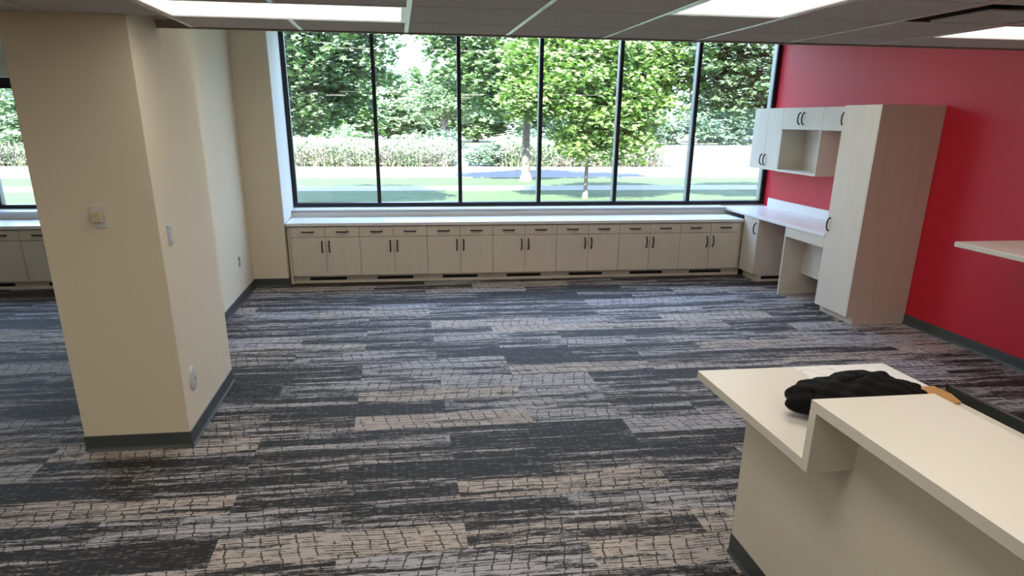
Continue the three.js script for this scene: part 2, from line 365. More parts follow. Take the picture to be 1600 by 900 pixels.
// ---------------------------------------------------------------- ceiling lights and air diffuser
{
  const names = { '0,0': 'long white ceiling light panel near the cream column', '4,1': 'white ceiling light panel set lengthwise over the room centre', '7,0': 'long white ceiling light panel near the red wall' };
  for (const [i, j, w, d] of lampCells) {
    const x0 = TX0 + i * TX + 0.012, x1 = TX0 + (i + w) * TX - 0.012, z0 = TZ0 + j * TZ + 0.008, z1 = TZ0 + (j + d) * TZ - 0.008;
    const cx = (x0 + x1) / 2, cz = (z0 + z1) / 2, W = x1 - x0, D = z1 - z0;
    const t = thing('ceiling_light', names[i + ',' + j] ?? 'unseen white ceiling light panel over the back of the room', 'ceiling light', [cx, H, cz], 0, 'ceiling light panels');
    const f = 0.022;
    obj('frame', [bx(-W / 2, W / 2, -0.004, 0.02, -D / 2, -D / 2 + f), bx(-W / 2, W / 2, -0.004, 0.02, D / 2 - f, D / 2), bx(-W / 2, -W / 2 + f, -0.004, 0.02, -D / 2 + f, D / 2 - f), bx(W / 2 - f, W / 2, -0.004, 0.02, -D / 2 + f, D / 2 - f)], M.tee, t);
    obj('housing', bx(-W / 2 + 0.01, W / 2 - 0.01, 0.02, 0.11, -D / 2 + 0.01, D / 2 - 0.01), M.tee, t);
    obj('diffuser', bx(-W / 2 + f, W / 2 - f, 0.002, 0.014, -D / 2 + f, D / 2 - f), M.diffuser, t);
    const l = new THREE.RectAreaLight(LAMP_COLOR, j < 1 ? LAMP_DIMMED : LAMP_POWER, W - 2 * f, D - 2 * f);
    l.name = 'ceiling_light_glow'; l.position.set(0, -0.006, 0); l.rotation.x = -Math.PI / 2; t.add(l);
  }
  for (const [x, z] of [[0.7, 2.5], [2.5, 2.5], [4.3, 2.5], [-3.2, 2.5]]) {  // the adjoining room panel is added to brighten that dim side
    const t = thing('strip_light', x < 0 ? 'unseen long light panel added to the raised ceiling of the adjoining room' : 'long light panel in the raised ceiling before the wide window', 'ceiling light', [x, HU, z], 0, 'light panels of the window strip'), W = 1.2, D = 0.3;
    obj('frame', [bx(-W / 2, W / 2, -0.08, 0, -D / 2, -D / 2 + 0.02), bx(-W / 2, W / 2, -0.08, 0, D / 2 - 0.02, D / 2), bx(-W / 2, -W / 2 + 0.02, -0.08, 0, -D / 2 + 0.02, D / 2 - 0.02), bx(W / 2 - 0.02, W / 2, -0.08, 0, -D / 2 + 0.02, D / 2 - 0.02)], M.tee, t);
    obj('diffuser', bx(-W / 2 + 0.02, W / 2 - 0.02, -0.02, -0.008, -D / 2 + 0.02, D / 2 - 0.02), M.diffuser, t);
    const l = new THREE.RectAreaLight(LAMP_COLOR, STRIP_POWER, W - 0.04, D - 0.04);
    l.name = 'strip_light_glow'; l.position.set(0, -0.024, 0); l.rotation.x = -Math.PI / 2; t.add(l);
  }
  const [i, j] = ventCell, x = TX0 + (i + 0.5) * TX, z = TZ0 + (j + 0.5) * TZ;
  const t = thing('air_diffuser', 'square ceiling air diffuser with a dark slot round its plate', 'air diffuser', [x, H, z]);
  const a = 0.29, g = new THREE.CylinderGeometry(0.24 * Math.SQRT2, a * Math.SQRT2, 0.09, 4, 1, true).rotateY(Math.PI / 4).toNonIndexed(); g.translate(0, 0.045, 0);
  obj('cone', [g, bx(-0.24, 0.24, 0.09, 0.1, -0.24, 0.24)], M.vent, t);
  obj('face_plate', bx(-0.2, 0.2, -0.012, -0.002, -0.2, 0.2, 0.004), M.tile, t);
  obj('hanger', bx(-0.03, 0.03, -0.002, 0.09, -0.03, 0.03), M.vent, t);
}

// ---------------------------------------------------------------- cabinets
function pull(len = 0.128, lying = false) {
  const h = len / 2, P = [[0, -h, 0.002], [0, -h + 0.004, 0.014], [0, -h * 0.55, 0.026], [0, 0, 0.03], [0, h * 0.55, 0.026], [0, h - 0.004, 0.014], [0, h, 0.002]].map((p) => new THREE.Vector3(...p));
  const g = new THREE.TubeGeometry(new THREE.CatmullRomCurve3(P), 14, 0.0075, 6, false).toNonIndexed();
  const caps = [-h, h].map((y) => new THREE.CylinderGeometry(0.0085, 0.0095, 0.006, 8).rotateX(Math.PI / 2).translate(0, y, 0.003).toNonIndexed());
  const m = mergeGeometries([g, ...caps].map((q) => { q.deleteAttribute('uv'); return q; }));
  if (lying) m.rotateZ(Math.PI / 2);
  return m;
}
const pullUp = pull(), pullLying = pull(0.135, true);
function front(name, t, x0, x1, y0, y1, z, pulls, mat = M.wood) {   // a door or drawer front with its pull; z is its face
  const d = obj(name, bx(x0 + 0.0024, x1 - 0.0024, y0 + 0.0024, y1 - 0.0024, z - 0.019, z, 0.0012), mat, t);
  for (const [px, py, lying] of pulls) obj('handle', lying ? pullLying : pullUp, M.handle, d).position.set(px, py, z);
  return d;
}
const DW = 0.405, ORD = ['first', 'second', 'third', 'fourth', 'fifth', 'sixth', 'seventh'];
function baseCabinet(x, label, group) {
  const t = thing('base_cabinet', label, 'cabinet', [x, 0, 0], 0, group), W = 2 * DW;
  obj('body', bx(0.001, W - 0.001, 0.098, 0.7, -0.575, -0.0195), M.wood, t);
  obj('toe_kick', bx(0.001, W - 0.001, 0, 0.098, -0.575, -0.06), M.wood, t);
  const v = obj('vent', bx(0.185, 0.625, 0.036, 0.072, -0.0605, -0.0575), M.vent, t);
  for (let k = 0; k < 4; k++) obj('louvre', bx(0.187, 0.623, 0.039 + k * 0.009, 0.0405 + k * 0.009, -0.0575, -0.055), M.handle, v);
  for (const k of [0, 1]) {
    front('drawer', t, k * DW, (k + 1) * DW, 0.569, 0.69, 0, [[(k + 0.5) * DW, 0.63, true]]);
    front('door', t, k * DW, (k + 1) * DW, 0.0985, 0.567, 0, [[k ? DW + 0.042 : DW - 0.042, 0.452, false]]);
  }
  return t;
}
const lab = (k) => k === 0 ? 'pale wood base cabinet with two drawers, beside the cream pier' : k === 6 ? 'pale wood base cabinet with two drawers, in the corner by the desk' : 'pale wood base cabinet below the wide window, ' + ORD[k] + ' from the cream pier';
for (let k = 0; k < 7; k++) {
  const t = baseCabinet(k * 2 * DW, lab(k), 'base cabinets below the wide window');
  if (k === 6) obj('filler_strip', bx(2 * DW, 2 * DW + 0.031, 0.098, 0.7, -0.05, -0.022), M.wood, t);
  if (k === 6) obj('filler_toe', bx(2 * DW, 2 * DW + 0.06, 0, 0.098, -0.09, -0.06), M.wood, t);
  if (k === 0) obj('filler_strip', bx(-0.038, -0.001, 0.0, 0.7, -0.06, -0.022), M.wood, t);
}
for (let k = 0; k < 3; k++) baseCabinet(-3.78 + k * 2 * DW, ['pale wood base cabinet of the adjoining room, third from the partition', 'pale wood base cabinet of the adjoining room, second from the partition', 'pale wood base cabinet of the adjoining room, next to the partition'][k] ?? '', 'base cabinets of the adjoining room');
tag(obj('window_counter', [bx(PIER.x1 + 0.013, 5.7, 0.701, 0.736, -0.58, 0.03, 0.004)], M.white), 'long white countertop below the wide window', 'countertop');
tag(obj('side_room_counter', [bx(-5.2, -0.63, 0.701, 0.736, -0.58, 0.03, 0.004)], M.white), 'white countertop in the adjoining room behind the column', 'countertop');

// ---------------------------------------------------------------- desk, wall cabinets and tall cabinet at the red wall
const TURN = -Math.PI / 2;                 // local +z faces the room (-x), local +x runs away from the window
const DX = 5.702;
{
  const p = thing('pedestal_cabinet', 'narrow pale wood pedestal cabinet below the desk counter in the window corner', 'cabinet', [DX, 0, 0.0], TURN);
  obj('body', bx(0.002, 0.411, 0.096, 0.783, -0.62, -0.0195), M.wood, p);
  obj('toe_kick', bx(0.002, 0.408, 0, 0.096, -0.62, -0.07), M.wood, p);
  front('door', p, 0.002, 0.411, 0.096, 0.783, 0, [[0.345, 0.66, false]]);
  const v = obj('vent', bx(0.408, 0.411, 0.035, 0.072, -0.42, -0.12), M.vent, p);
  for (let k = 0; k < 4; k++) obj('louvre', bx(0.411, 0.413, 0.039 + k * 0.008, 0.041 + k * 0.008, -0.418, -0.122), M.handle, v);

  const d = thing('desk_counter', 'white built-in desk counter along the red wall with pale wood supports', 'desk', [DX, 0, 0], TURN);
  obj('worktop', bx(-0.578, 1.88, 0.784, 0.819, -0.646, 0.008, 0.004), M.white, d);
  obj('worktop_return', bx(-0.795, -0.578, 0.784, 0.819, -0.646, -0.0), M.white, d);
  obj('backsplash', bx(-0.645, 1.88, 0.819, 0.935, -0.646, -0.626, 0.003), M.white, d);
  obj('apron', bx(1.07, 1.88, 0.679, 0.784, -0.02, 0, 0.001), M.wood, d);
  obj('support_panel', bx(1.07, 1.095, 0, 0.679, -0.62, 0, 0.001), M.wood, d);
  obj('modesty_panel', bx(1.095, 1.88, 0.242, 0.74, -0.275, -0.256, 0.001), M.wood, d);
  obj('bracket', bx(0.5, 1.06, 0.764, 0.784, -0.32, -0.28), M.handle, d);

  const zU = [-0.686, 0.069, 0.9755, 1.881], yb = 1.335, yt = 2.08, ys = 1.832, UZ = 0.33;
  const w1 = thing('wall_cabinet', 'tall-doored pale wood wall cabinet beside the window', 'cabinet', [6.02, yb, zU[0]], TURN, 'wall cabinets'), L1 = zU[1] - zU[0], hh = yt - yb;
  obj('body', bx(0, L1 - 0.001, 0, hh, -UZ, -0.0195), M.wood, w1);
  front('door', w1, 0, L1 / 2, 0, hh, 0, [[L1 / 2 - 0.045, 0.12, false]]);
  front('door', w1, L1 / 2, L1, 0, hh, 0, [[L1 / 2 + 0.045, 0.12, false]]);
  const w2 = thing('wall_cabinet', 'pale wood wall cabinet with an open cubby below two short doors', 'cabinet', [6.02, yb, zU[1]], TURN, 'wall cabinets'), L2 = zU[2] - zU[1], sy = ys - yb;
  obj('upper_box', bx(0, L2 - 0.001, sy, hh, -UZ, -0.0195), M.wood, w2);
  obj('side_panel', bx(0, 0.019, 0.025, sy, -UZ, -0.001), M.wood, w2);
  obj('side_panel', bx(L2 - 0.02, L2 - 0.001, 0.025, sy, -UZ, -0.001), M.wood, w2);
  obj('back_panel', bx(0.019, L2 - 0.02, 0.025, sy, -UZ, -UZ + 0.012), M.wood, w2);
  obj('bottom_shelf', bx(0, L2 - 0.001, 0, 0.025, -UZ, 0.002, 0.001), M.wood, w2);
  front('door', w2, 0, L2 / 2, sy, hh, 0, [[L2 / 2 - 0.045, sy + 0.125, false]]);
  front('door', w2, L2 / 2, L2, sy, hh, 0, [[L2 / 2 + 0.045, sy + 0.125, false]]);
  const w3 = thing('wall_cabinet', 'short pale wood wall cabinet next to the tall cabinet', 'cabinet', [6.02, ys, zU[2]], TURN, 'wall cabinets'), L3 = zU[3] - zU[2];
  obj('body', bx(0, L3 - 0.001, 0, yt - ys, -UZ, -0.0195), M.wood, w3);
  front('door', w3, 0, L3 / 2, 0, yt - ys, 0, [[L3 / 2 - 0.045, 0.125, false]]);
  front('door', w3, L3 / 2, L3, 0, yt - ys, 0, [[L3 / 2 + 0.045, 0.125, false]]);

  const T = thing('tall_cabinet', 'full height pale wood cabinet standing against the red wall', 'cabinet', [DX, 0, 1.882], TURN), TW = 0.593;
  obj('body', bx(0, TW - 0.019, 0.079, 2.08, -0.647, -0.0195), M.wood, T);
  obj('side_panel', bx(TW - 0.0185, TW, 0.079, 2.08, -0.647, 0, 0.001), M.wood, T);
  obj('toe_kick', bx(0, TW, 0, 0.079, -0.647, -0.075), M.wood, T);
  front('door', T, 0, TW - 0.0185, 0.079, 2.08, 0, [[0.05, 0.93, false]]);
}
{
  const c = thing('wall_counter', 'thick white counter fixed to the red wall', 'counter', [XR, 0, 3.92]);
  obj('slab', bx(-0.82, 0, 1.03, 1.07, 0, 2.6, 0.006), M.deskTop, c);
  for (const z of [0.75, 1.9]) obj('bracket', [bx(-0.5, 0, 1.0, 1.03, z, z + 0.03), bx(-0.03, 0, 0.62, 1.0, z, z + 0.03)], M.alu, c);
}

// ---------------------------------------------------------------- reception desk and what lies on it
const RD = [2.8, 6.2];
{
  const t = thing('reception_desk', 'cream reception desk with a raised transaction top and lower shelf', 'desk', [RD[0], 0, RD[1]]);
  const th = 0.038, W = 0.731, L = -0.172;
  obj('body_panel', [bx(0, 0.12, 0.0, 0.815, 0, W, 0), bx(0, 0.12, 0.0, 0.815, W, W + th, 0), bx(0, 0.12, 0.0, 1.03, W + th, 3.4, 0)], M.desk, t);
  obj('lower_top', bx(L, 0.752, 0.853 - th, 0.853, -0.185, W, 0.003), M.deskTop, t);
  obj('end_panel', bx(L, 0.273, 0.853 - th, 1.068 - th, W, W + th, 0.001), M.deskTop, t);
  obj('transaction_top', bx(L, 0.273, 1.068 - th, 1.068, W, 3.4, 0.002), M.deskTop, t);
  const sk = new THREE.Shape(); sk.moveTo(0, 0); sk.lineTo(0.016, 0); sk.lineTo(0.015, 0.004); sk.lineTo(0.008, 0.014); sk.lineTo(0.006, 0.024); sk.lineTo(0.005, 0.098); sk.lineTo(0, 0.098);
  const g = new THREE.ExtrudeGeometry(sk, { depth: 3.4, bevelEnabled: false }); g.applyMatrix4(new THREE.Matrix4().makeBasis(new THREE.Vector3(-1, 0, 0), new THREE.Vector3(0, 1, 0), new THREE.Vector3(0, 0, 1))); 
  const ps = g.attributes.position; for (let i = 0; i < ps.count; i += 3) { const a = [0, 1, 2].map((k) => [ps.getX(i + k), ps.getY(i + k), ps.getZ(i + k)]); ps.setXYZ(i + 1, ...a[2]); ps.setXYZ(i + 2, ...a[1]); } g.computeVertexNormals();
  obj('base_strip', g, M.base, t);
  obj('support_leg', bx(0.66, 0.70, 0, 0.815, -0.05, 0.1), M.desk, t);

  const s = thing('side_screen', 'low dark grey panel standing behind the reception desk', 'panel', [3.62, 0, 6.36]);
  obj('panel', bx(0, 0.02, 0.02, 0.865, 0, 2.2, 0.004), M.slate, s);
  obj('foot', [bx(-0.1, 0.12, 0, 0.02, 0.02, 0.07), bx(-0.1, 0.12, 0, 0.02, 2.1, 2.15)], M.slate, s);
  obj('edge_cap', bx(-0.002, 0.022, 0.84, 0.866, -0.006, 0.0), M.handle, s);
}
{ // black soft bag, a sagging lump with folds
  const t = thing('bag', 'slumped black fabric bag on the reception desk', 'bag', [3.06, 0.853, 6.57]);
  const g = new THREE.SphereGeometry(1, 72, 44), p = g.attributes.position;
  for (let i = 0; i < p.count; i++) {
    let x = p.getX(i), y = p.getY(i), z = p.getZ(i);
    const q = Math.sign(x) * Math.pow(Math.abs(x), 0.85);
    const hump = 0.98 + 0.1 * Math.exp(-Math.pow((q - 0.02) / 0.3, 2)) + 0.22 * sst(-0.3, -0.9, q) - 0.6 * sst(0.2, 1, q);
    const fold = 0.055 * Math.sin(q * 9 + z * 5 + 2.2 * Math.sin(z * 3 + q * 2)) + 0.05 * (fbm(q * 3 + 9, z * 3 + y * 2 + 4) - 0.5) * 2 + 0.03 * Math.sin(q * 17 - z * 9 + y * 6);
    const k = 1 + fold;
    let X = q * 0.30 * k + 0.01, Z = z * 0.16 * k * (1 - 0.25 * sst(0.3, 1, q)) - 0.03 * q, Y = 0.065 + (y > 0 ? Math.pow(y, 0.9) : y * 0.95) * 0.068 * k * hump * (y > 0 ? 1.2 : 1);
    p.setXYZ(i, X, Math.max(0.001, Y), Z);
  }
  g.computeVertexNormals();
  obj('body', g, M.cloth, t);
  const strap = new THREE.CatmullRomCurve3([[-0.24, 0.115, 0.05], [-0.1, 0.137, 0.02], [0.06, 0.14, -0.02], [0.2, 0.085, -0.05], [0.3, 0.045, -0.03]].map((v) => new THREE.Vector3(...v)));
  const sg = new THREE.TubeGeometry(strap, 24, 0.014, 6).scale(1, 1, 1);
  obj('strap', sg, M.cloth, t);
}
{
  const print = texture(256, 256, 0.4, 0.4, (u, v) => {
    let c = [0.84, 0.84, 0.84];
    const line = Math.abs(((v * 24) % 1) - 0.5) < 0.1 && tn(u, v, 60, 24) > 0.52 && v < 0.5;
    const sketch = Math.abs(tn(u, v, 6, 6) - 0.5) < 0.018 && v > 0.55;
    if (line) c = [0.5, 0.52, 0.6]; if (sketch) c = [0.42, 0.4, 0.42];
    return c;
  });
  const pm = std({ map: print, roughness: 0.8 });
  const sheet = (w, d, h = 0.0012) => metricUV(new THREE.BoxGeometry(w, h, d).toNonIndexed());
  const p1 = tag(obj('paper_sheet', sheet(0.216, 0.279), pm), 'white printed sheet of paper beside the black bag', 'paper'); p1.position.set(3.19, 0.8542, 6.16); p1.rotation.y = 0.04;
  const p2 = tag(obj('paper_sheet', sheet(0.28, 0.34, 0.004), M.paper), 'stack of plain white papers at the desk edge', 'paper'); p2.position.set(3.4, 0.8555, 6.2); p2.rotation.y = 0.02;
  const KRAFT = [[-0.05, -0.143], [-0.02, -0.148], [0.026, -0.126], [0.036, -0.068], [0.108, -0.071], [0.117, 0.027], [0.09, 0.12], [0.0, 0.14], [-0.02, 0.02]];
  const sh = new THREE.Shape(); KRAFT.forEach(([x, y], i) => (i ? sh.lineTo(x, y) : sh.moveTo(x, y)));
  const eg = new THREE.ExtrudeGeometry(sh, { depth: 0.004, bevelEnabled: false }).rotateX(Math.PI / 2); metricUV(eg);
  const e = tag(obj('kraft_envelope', eg, M.kraft), 'crumpled tan kraft paper on the desk beside the black bag', 'paper'); e.position.set(3.45, 0.8605, 6.42);
}

// ---------------------------------------------------------------- small things on the walls
{
  const a = thing('thermostat', 'beige box on a grey plate on the broad face of the column', 'thermostat', [-0.323, 1.337, COL.z1]);
  obj('plate', bx(-0.036, 0.036, 0, 0.118, 0, 0.006, 0.002), M.plate, a);
  obj('sensor_box', bx(-0.03, 0.022, 0.034, 0.09, 0.006, 0.034, 0.003), M.ivory, a);
  const b = thing('cover_plate', 'small blank steel plate on the side of the column', 'cover plate', [COL.x1, 1.208, 4.49]);
  obj('plate', bx(0, 0.006, 0, 0.12, -0.036, 0.036, 0.002), M.steel, b);
  for (const y of [0.018, 0.102]) obj('screw', new THREE.CylinderGeometry(0.004, 0.004, 0.003, 8).rotateZ(Math.PI / 2).translate(0.007, y, 0), M.alu, b);
  const r = thing('round_cover', 'round white cover low on the side of the column', 'cover plate', [COL.x1, 0.373, 4.459]);
  obj('disc', new THREE.LatheGeometry([[0, 0.014], [0.03, 0.014], [0.06, 0.011], [0.078, 0.004], [0.082, 0]].map((v) => new THREE.Vector2(...v)), 32).rotateZ(-Math.PI / 2), M.plate, r);
  obj('screw', new THREE.CylinderGeometry(0.005, 0.005, 0.003, 8).rotateZ(Math.PI / 2).translate(0.0155, 0, 0), M.handle, r);
  const o = thing('wall_outlet', 'dark wall outlet on the partition near the pier', 'outlet', [PX, 0.38, 0.8]);
  obj('plate', bx(0, 0.006, 0, 0.115, -0.035, 0.035, 0.002), M.steel, o);
  for (const y of [0.03, 0.085]) obj('socket', bx(0.006, 0.008, y - 0.014, y + 0.014, -0.017, 0.017, 0.001), M.handle, o);
}

// ---------------------------------------------------------------- outdoors
const G = -0.15;
{
  const grassTex = texture(1024, 1024, 6, 6, (u, v) => {
    const k = 0.45 * tn(u, v, 200, 200) + 0.3 * tn(u, v, 60, 60) + 0.25 * tn(u, v, 12, 12);
    return mixc([0.03, 0.065, 0.018], [0.085, 0.125, 0.045], k);
  });
  const gb = texture(512, 512, 1.5, 1.5, (u, v) => { const k = tn(u, v, 180, 180); return [k, k, k]; }, false);
  M.lawn = std({ map: grassTex, bumpMap: gb, bumpScale: 0.03, roughness: 0.95 });
  const stone = (a, b) => texture(512, 512, 3, 3, (u, v) => mixc(a, b, 0.5 * tn(u, v, 180, 180) + 0.5 * tn(u, v, 9, 9)));
  M.concrete = std({ map: stone([0.13, 0.13, 0.125], [0.18, 0.175, 0.165]), roughness: 0.9 });
  M.asphalt = std({ map: stone([0.055, 0.055, 0.06], [0.08, 0.08, 0.085]), roughness: 0.9 });
  M.soil = std({ map: stone([0.09, 0.085, 0.05], [0.15, 0.14, 0.08]), roughness: 1 });
  const slab = (name, x0, x1, z0, z1, y1, mat, label, cat, th = 0.3) => struct(name, bx(x0, x1, y1 - th, y1, z0, z1), mat, label, cat);
  slab('lawn', -60, 80, -13.6, -0.95, G, M.lawn, 'lawn between the building and the sidewalk', 'lawn');
  slab('sidewalk', -60, 80, -15.3, -13.6, G + 0.01, M.concrete, 'pale concrete sidewalk crossing the lawn', 'sidewalk');
  slab('grass_strip', -60, 80, -18.7, -15.3, G, M.lawn, 'strip of grass between sidewalk and road', 'lawn');
  slab('road', -60, 80, -24.2, -18.7, G - 0.08, M.asphalt, 'grey road running past the building', 'road');
  slab('kerb', -60, 80, -24.5, -24.2, G + 0.04, M.concrete, 'pale kerb along the far side of the road', 'kerb');
  slab('kerb', -60, 80, -18.85, -18.7, G + 0.02, M.concrete, 'pale kerb between the grass strip and the road', 'kerb');
  slab('far_ground', -120, 160, -130, -24.5, G - 0.02, M.soil, 'open ground beyond the road', 'ground');
  slab('parking_lot', 14.2, 60, -56, -24.5, G + 0.01, M.asphalt, 'pale grey parking area beyond the road', 'parking lot');
  struct('driveway', bx(-0.9, 0.9, -0.05, 0.02, -20, 0).applyMatrix4(new THREE.Matrix4().makeRotationY(-0.085).setPosition(4.7, G, -24.5)), M.concrete, 'pale path leading off between the tall grasses', 'path');
}
const leafMat = (r, g, b) => new THREE.MeshPhysicalMaterial({ color: new THREE.Color(r, g, b), roughness: 0.85, transmission: 0.5, thickness: 0, side: THREE.DoubleSide });
M.leaf = leafMat(0.9, 0.9, 0.9);
M.bark = std({ map: texture(256, 256, 0.5, 0.8, (u, v) => mixc([0.06, 0.05, 0.04], [0.2, 0.175, 0.15], 0.6 * tn(u, v, 40, 10) + 0.4 * tn(u, v, 120, 60))), roughness: 0.95 });
const mapleLeaf = (() => {
  const o = [[0, -0.5], [0.12, -0.2], [0.5, -0.22], [0.3, 0.02], [0.42, 0.3], [0.15, 0.22], [0, 0.55], [-0.15, 0.22], [-0.42, 0.3], [-0.3, 0.02], [-0.5, -0.22], [-0.12, -0.2]];
  const s = new THREE.Shape(); o.forEach(([x, y], i) => (i ? s.lineTo(x, y) : s.moveTo(x, y)));
  const g = new THREE.ShapeGeometry(s), p = g.attributes.position;
  for (let i = 0; i < p.count; i++) p.setZ(i, -0.35 * Math.abs(p.getX(i)) - 0.25 * p.getY(i) * p.getY(i));
  g.computeVertexNormals(); return g;
})();
const ovalLeaf = (() => {
  const g = new THREE.PlaneGeometry(0.6, 1, 2, 2), p = g.attributes.position;
  for (let i = 0; i < p.count; i++) { const y = p.getY(i); p.setX(i, p.getX(i) * (1 - 1.2 * y * y)); p.setZ(i, -0.3 * Math.abs(p.getX(i)) - 0.3 * y * y); }
  g.computeVertexNormals(); return g;
})();
const V = (x, y, z) => new THREE.Vector3(x, y, z);
function limb(pts, r0, r1, seg = 8) {
  const c = new THREE.CatmullRomCurve3(pts), n = 10, g = new THREE.TubeGeometry(c, n, 1, seg, false), p = g.attributes.position;
  for (let i = 0; i <= n; i++) { const m = c.getPointAt(i / n), r = r0 + (r1 - r0) * i / n; for (let j = 0; j <= seg; j++) { const k = i * (seg + 1) + j; p.setXYZ(k, m.x + (p.getX(k) - m.x) * r, m.y + (p.getY(k) - m.y) * r, m.z + (p.getZ(k) - m.z) * r); } }
  g.computeVertexNormals(); return g.toNonIndexed();
}
// blobs: [x, y, z, rx, ry, rz] about the trunk's foot; clumps of leaves sit on and in them
function tree(name, label, [x, z], s, o) {
  reseed(s);
  const t = thing(name, label, o.cat ?? 'tree', [x, o.y ?? G, z], 0, o.group);
  const parts = [], top = o.trunk ?? 2;
  if (o.trunkR) {
    parts.push(limb([V(0, 0, 0), V(rr(-0.05, 0.05), top * 0.4, rr(-0.05, 0.05)), V(rr(-0.12, 0.12), top, 0), V(o.lean ?? 0, top * 1.7, 0)], o.trunkR, o.trunkR * 0.45));
    parts.push(limb([V(0, 0, 0), V(0, 0.12, 0), V(0, 0.3, 0)], o.trunkR * 1.6, o.trunkR));
    for (const b of o.blobs) parts.push(limb([V(0, top * 0.75, 0), V(b[0] * 0.4, (top + b[1]) * 0.5, b[2] * 0.4), V(b[0], b[1], b[2])], o.trunkR * 0.42, o.trunkR * 0.08, 6));
    obj('trunk', parts, M.bark, t);
  }
  const vol = o.blobs.map((b) => Math.pow(b[3] * b[4] * b[5], 0.67)), sum = vol.reduce((a, b) => a + b, 0);
  const m = new THREE.InstancedMesh(o.leaf ?? mapleLeaf, M.leaf, o.n), d = new THREE.Object3D(), c = new THREE.Color();
  let i = 0;
  const per = o.per ?? 26;
  while (i < o.n) {
    let w = rnd() * sum, k = 0; while (k < vol.length - 1 && (w -= vol[k]) > 0) k++;
    const b = o.blobs[k], dir = V(rr(-1, 1), rr(-1, 1), rr(-1, 1)); if (dir.lengthSq() > 1 || dir.lengthSq() < 0.01) continue; dir.normalize();
    const rad = Math.pow(rnd(), 0.42), C = V(b[0] + dir.x * b[3] * rad, b[1] + dir.y * b[4] * rad, b[2] + dir.z * b[5] * rad), cs = o.clump ?? 0.3;
    const tone = rr(0.65, 1.35);
    for (let q = 0; q < per && i < o.n; q++, i++) {
      const e = V(rr(-1, 1), rr(-1, 1), rr(-1, 1)); 
      d.position.set(C.x + e.x * cs, C.y + e.y * cs * 0.36 - 0.32 * cs * (e.x * e.x + e.z * e.z), C.z + e.z * cs);
      d.rotation.set(-Math.PI / 2 + rr(-0.8, 0.8), rr(-0.7, 0.7), rr(0, 6.28), 'YXZ'); d.rotateY(rr(-0.4, 0.4));
      d.scale.setScalar(o.size * rr(0.7, 1.25)); d.updateMatrix(); m.setMatrixAt(i, d.matrix);
      const f = rnd(), col = o.cols; c.setRGB(...mixc(col[0], col[1], f).map((v) => v * tone)); m.setColorAt(i, c);
    }
  }
  m.name = 'foliage'; m.castShadow = m.receiveShadow = true; m.userData.kind = 'stuff'; t.add(m);
  return t;
}
const SHADE_G = [[0.035, 0.1, 0.02], [0.075, 0.17, 0.032]], YG = [[0.12, 0.24, 0.03], [0.24, 0.38, 0.06]], DG = [[0.06, 0.15, 0.03], [0.12, 0.24, 0.05]], BG = [[0.09, 0.18, 0.09], [0.16, 0.27, 0.14]], PG = [[0.16, 0.26, 0.12], [0.26, 0.37, 0.18]];  // first pair is darkened: shade on the overhanging trees put into leaf colour
tree('maple_tree', 'young bright green maple close outside the wide window', [6.42, -11.26], 11, { trunkR: 0.06, trunk: 1.5, blobs: [[0.2, 2.2, 0, 1.3, 0.9, 1.1], [-0.6, 3.1, 0.2, 1.2, 1.0, 1.1], [1.2, 2.9, 0.1, 1.3, 1.1, 1.1], [0.3, 4.3, 0, 1.7, 1.3, 1.3], [2.2, 3.6, 0.2, 1.0, 0.8, 0.9], [0.9, 1.6, 0.3, 0.9, 0.5, 0.7], [-0.4, 1.5, 0.2, 0.6, 0.35, 0.5], [-1.7, 2.7, 0.2, 0.7, 0.6, 0.7], [-1.5, 3.7, 0, 0.9, 0.7, 0.8]], n: 26000, size: 0.15, clump: 0.34, cols: YG });
tree('shade_tree', 'older tree with a thick grey trunk on the grass strip', [5.74, -17.17], 12, { trunkR: 0.16, trunk: 2.6, blobs: [[-1.7, 3.6, 0.2, 1.5, 1.1, 1.4], [0.6, 4.1, 0, 1.9, 1.5, 1.8], [-0.6, 5.2, 0, 2.2, 1.6, 2], [2.4, 3.9, 0, 1.6, 1.3, 1.5], [-2.4, 4.6, 0, 1.3, 1.1, 1.2], [-0.3, 2.7, 0.4, 1.2, 0.6, 1.1]], n: 24000, size: 0.18, clump: 0.32, cols: DG });
tree('overhanging_tree', 'green tree with shade painted into its leaves, hanging over the lawn beside the cream pier', [-3.6, -9.0], 13, { trunkR: 0.2, trunk: 2.2, lean: 0.6, blobs: [[2.3, 3.6, 0, 1.5, 1.5, 1.5], [3.4, 4.2, 0.2, 1.3, 1.4, 1.4], [2.9, 2.7, 0.3, 0.9, 0.7, 0.9], [4.2, 3.6, 0, 0.9, 1.0, 0.9], [0.6, 4.4, 0, 2.2, 1.7, 2], [1.9, 5.2, 0, 2.4, 1.4, 2], [2.6, 2.5, -0.6, 1.2, 0.8, 1.2], [3.2, 3.3, -0.8, 1.5, 1.3, 1.2], [-1.4, 4, 0, 1.7, 1.4, 1.6]], n: 30000, size: 0.15, clump: 0.3, cols: SHADE_G });
tree('overhanging_tree', 'green tree with shade painted into its leaves, drooping over the lawn beside the red wall window corner', [12.9, -10.6], 14, { trunkR: 0.2, trunk: 2.3, lean: -0.5, blobs: [[-2.4, 3.4, 0, 1.5, 1.3, 1.4], [-3.3, 3.9, 0, 1.2, 1.1, 1.2], [-1.6, 4.4, 0, 2, 1.5, 1.8], [0.5, 4.2, 0, 2, 1.5, 1.8], [-2, 2.6, 0.2, 1.1, 0.6, 0.9]], n: 22000, size: 0.15, clump: 0.3, cols: SHADE_G });
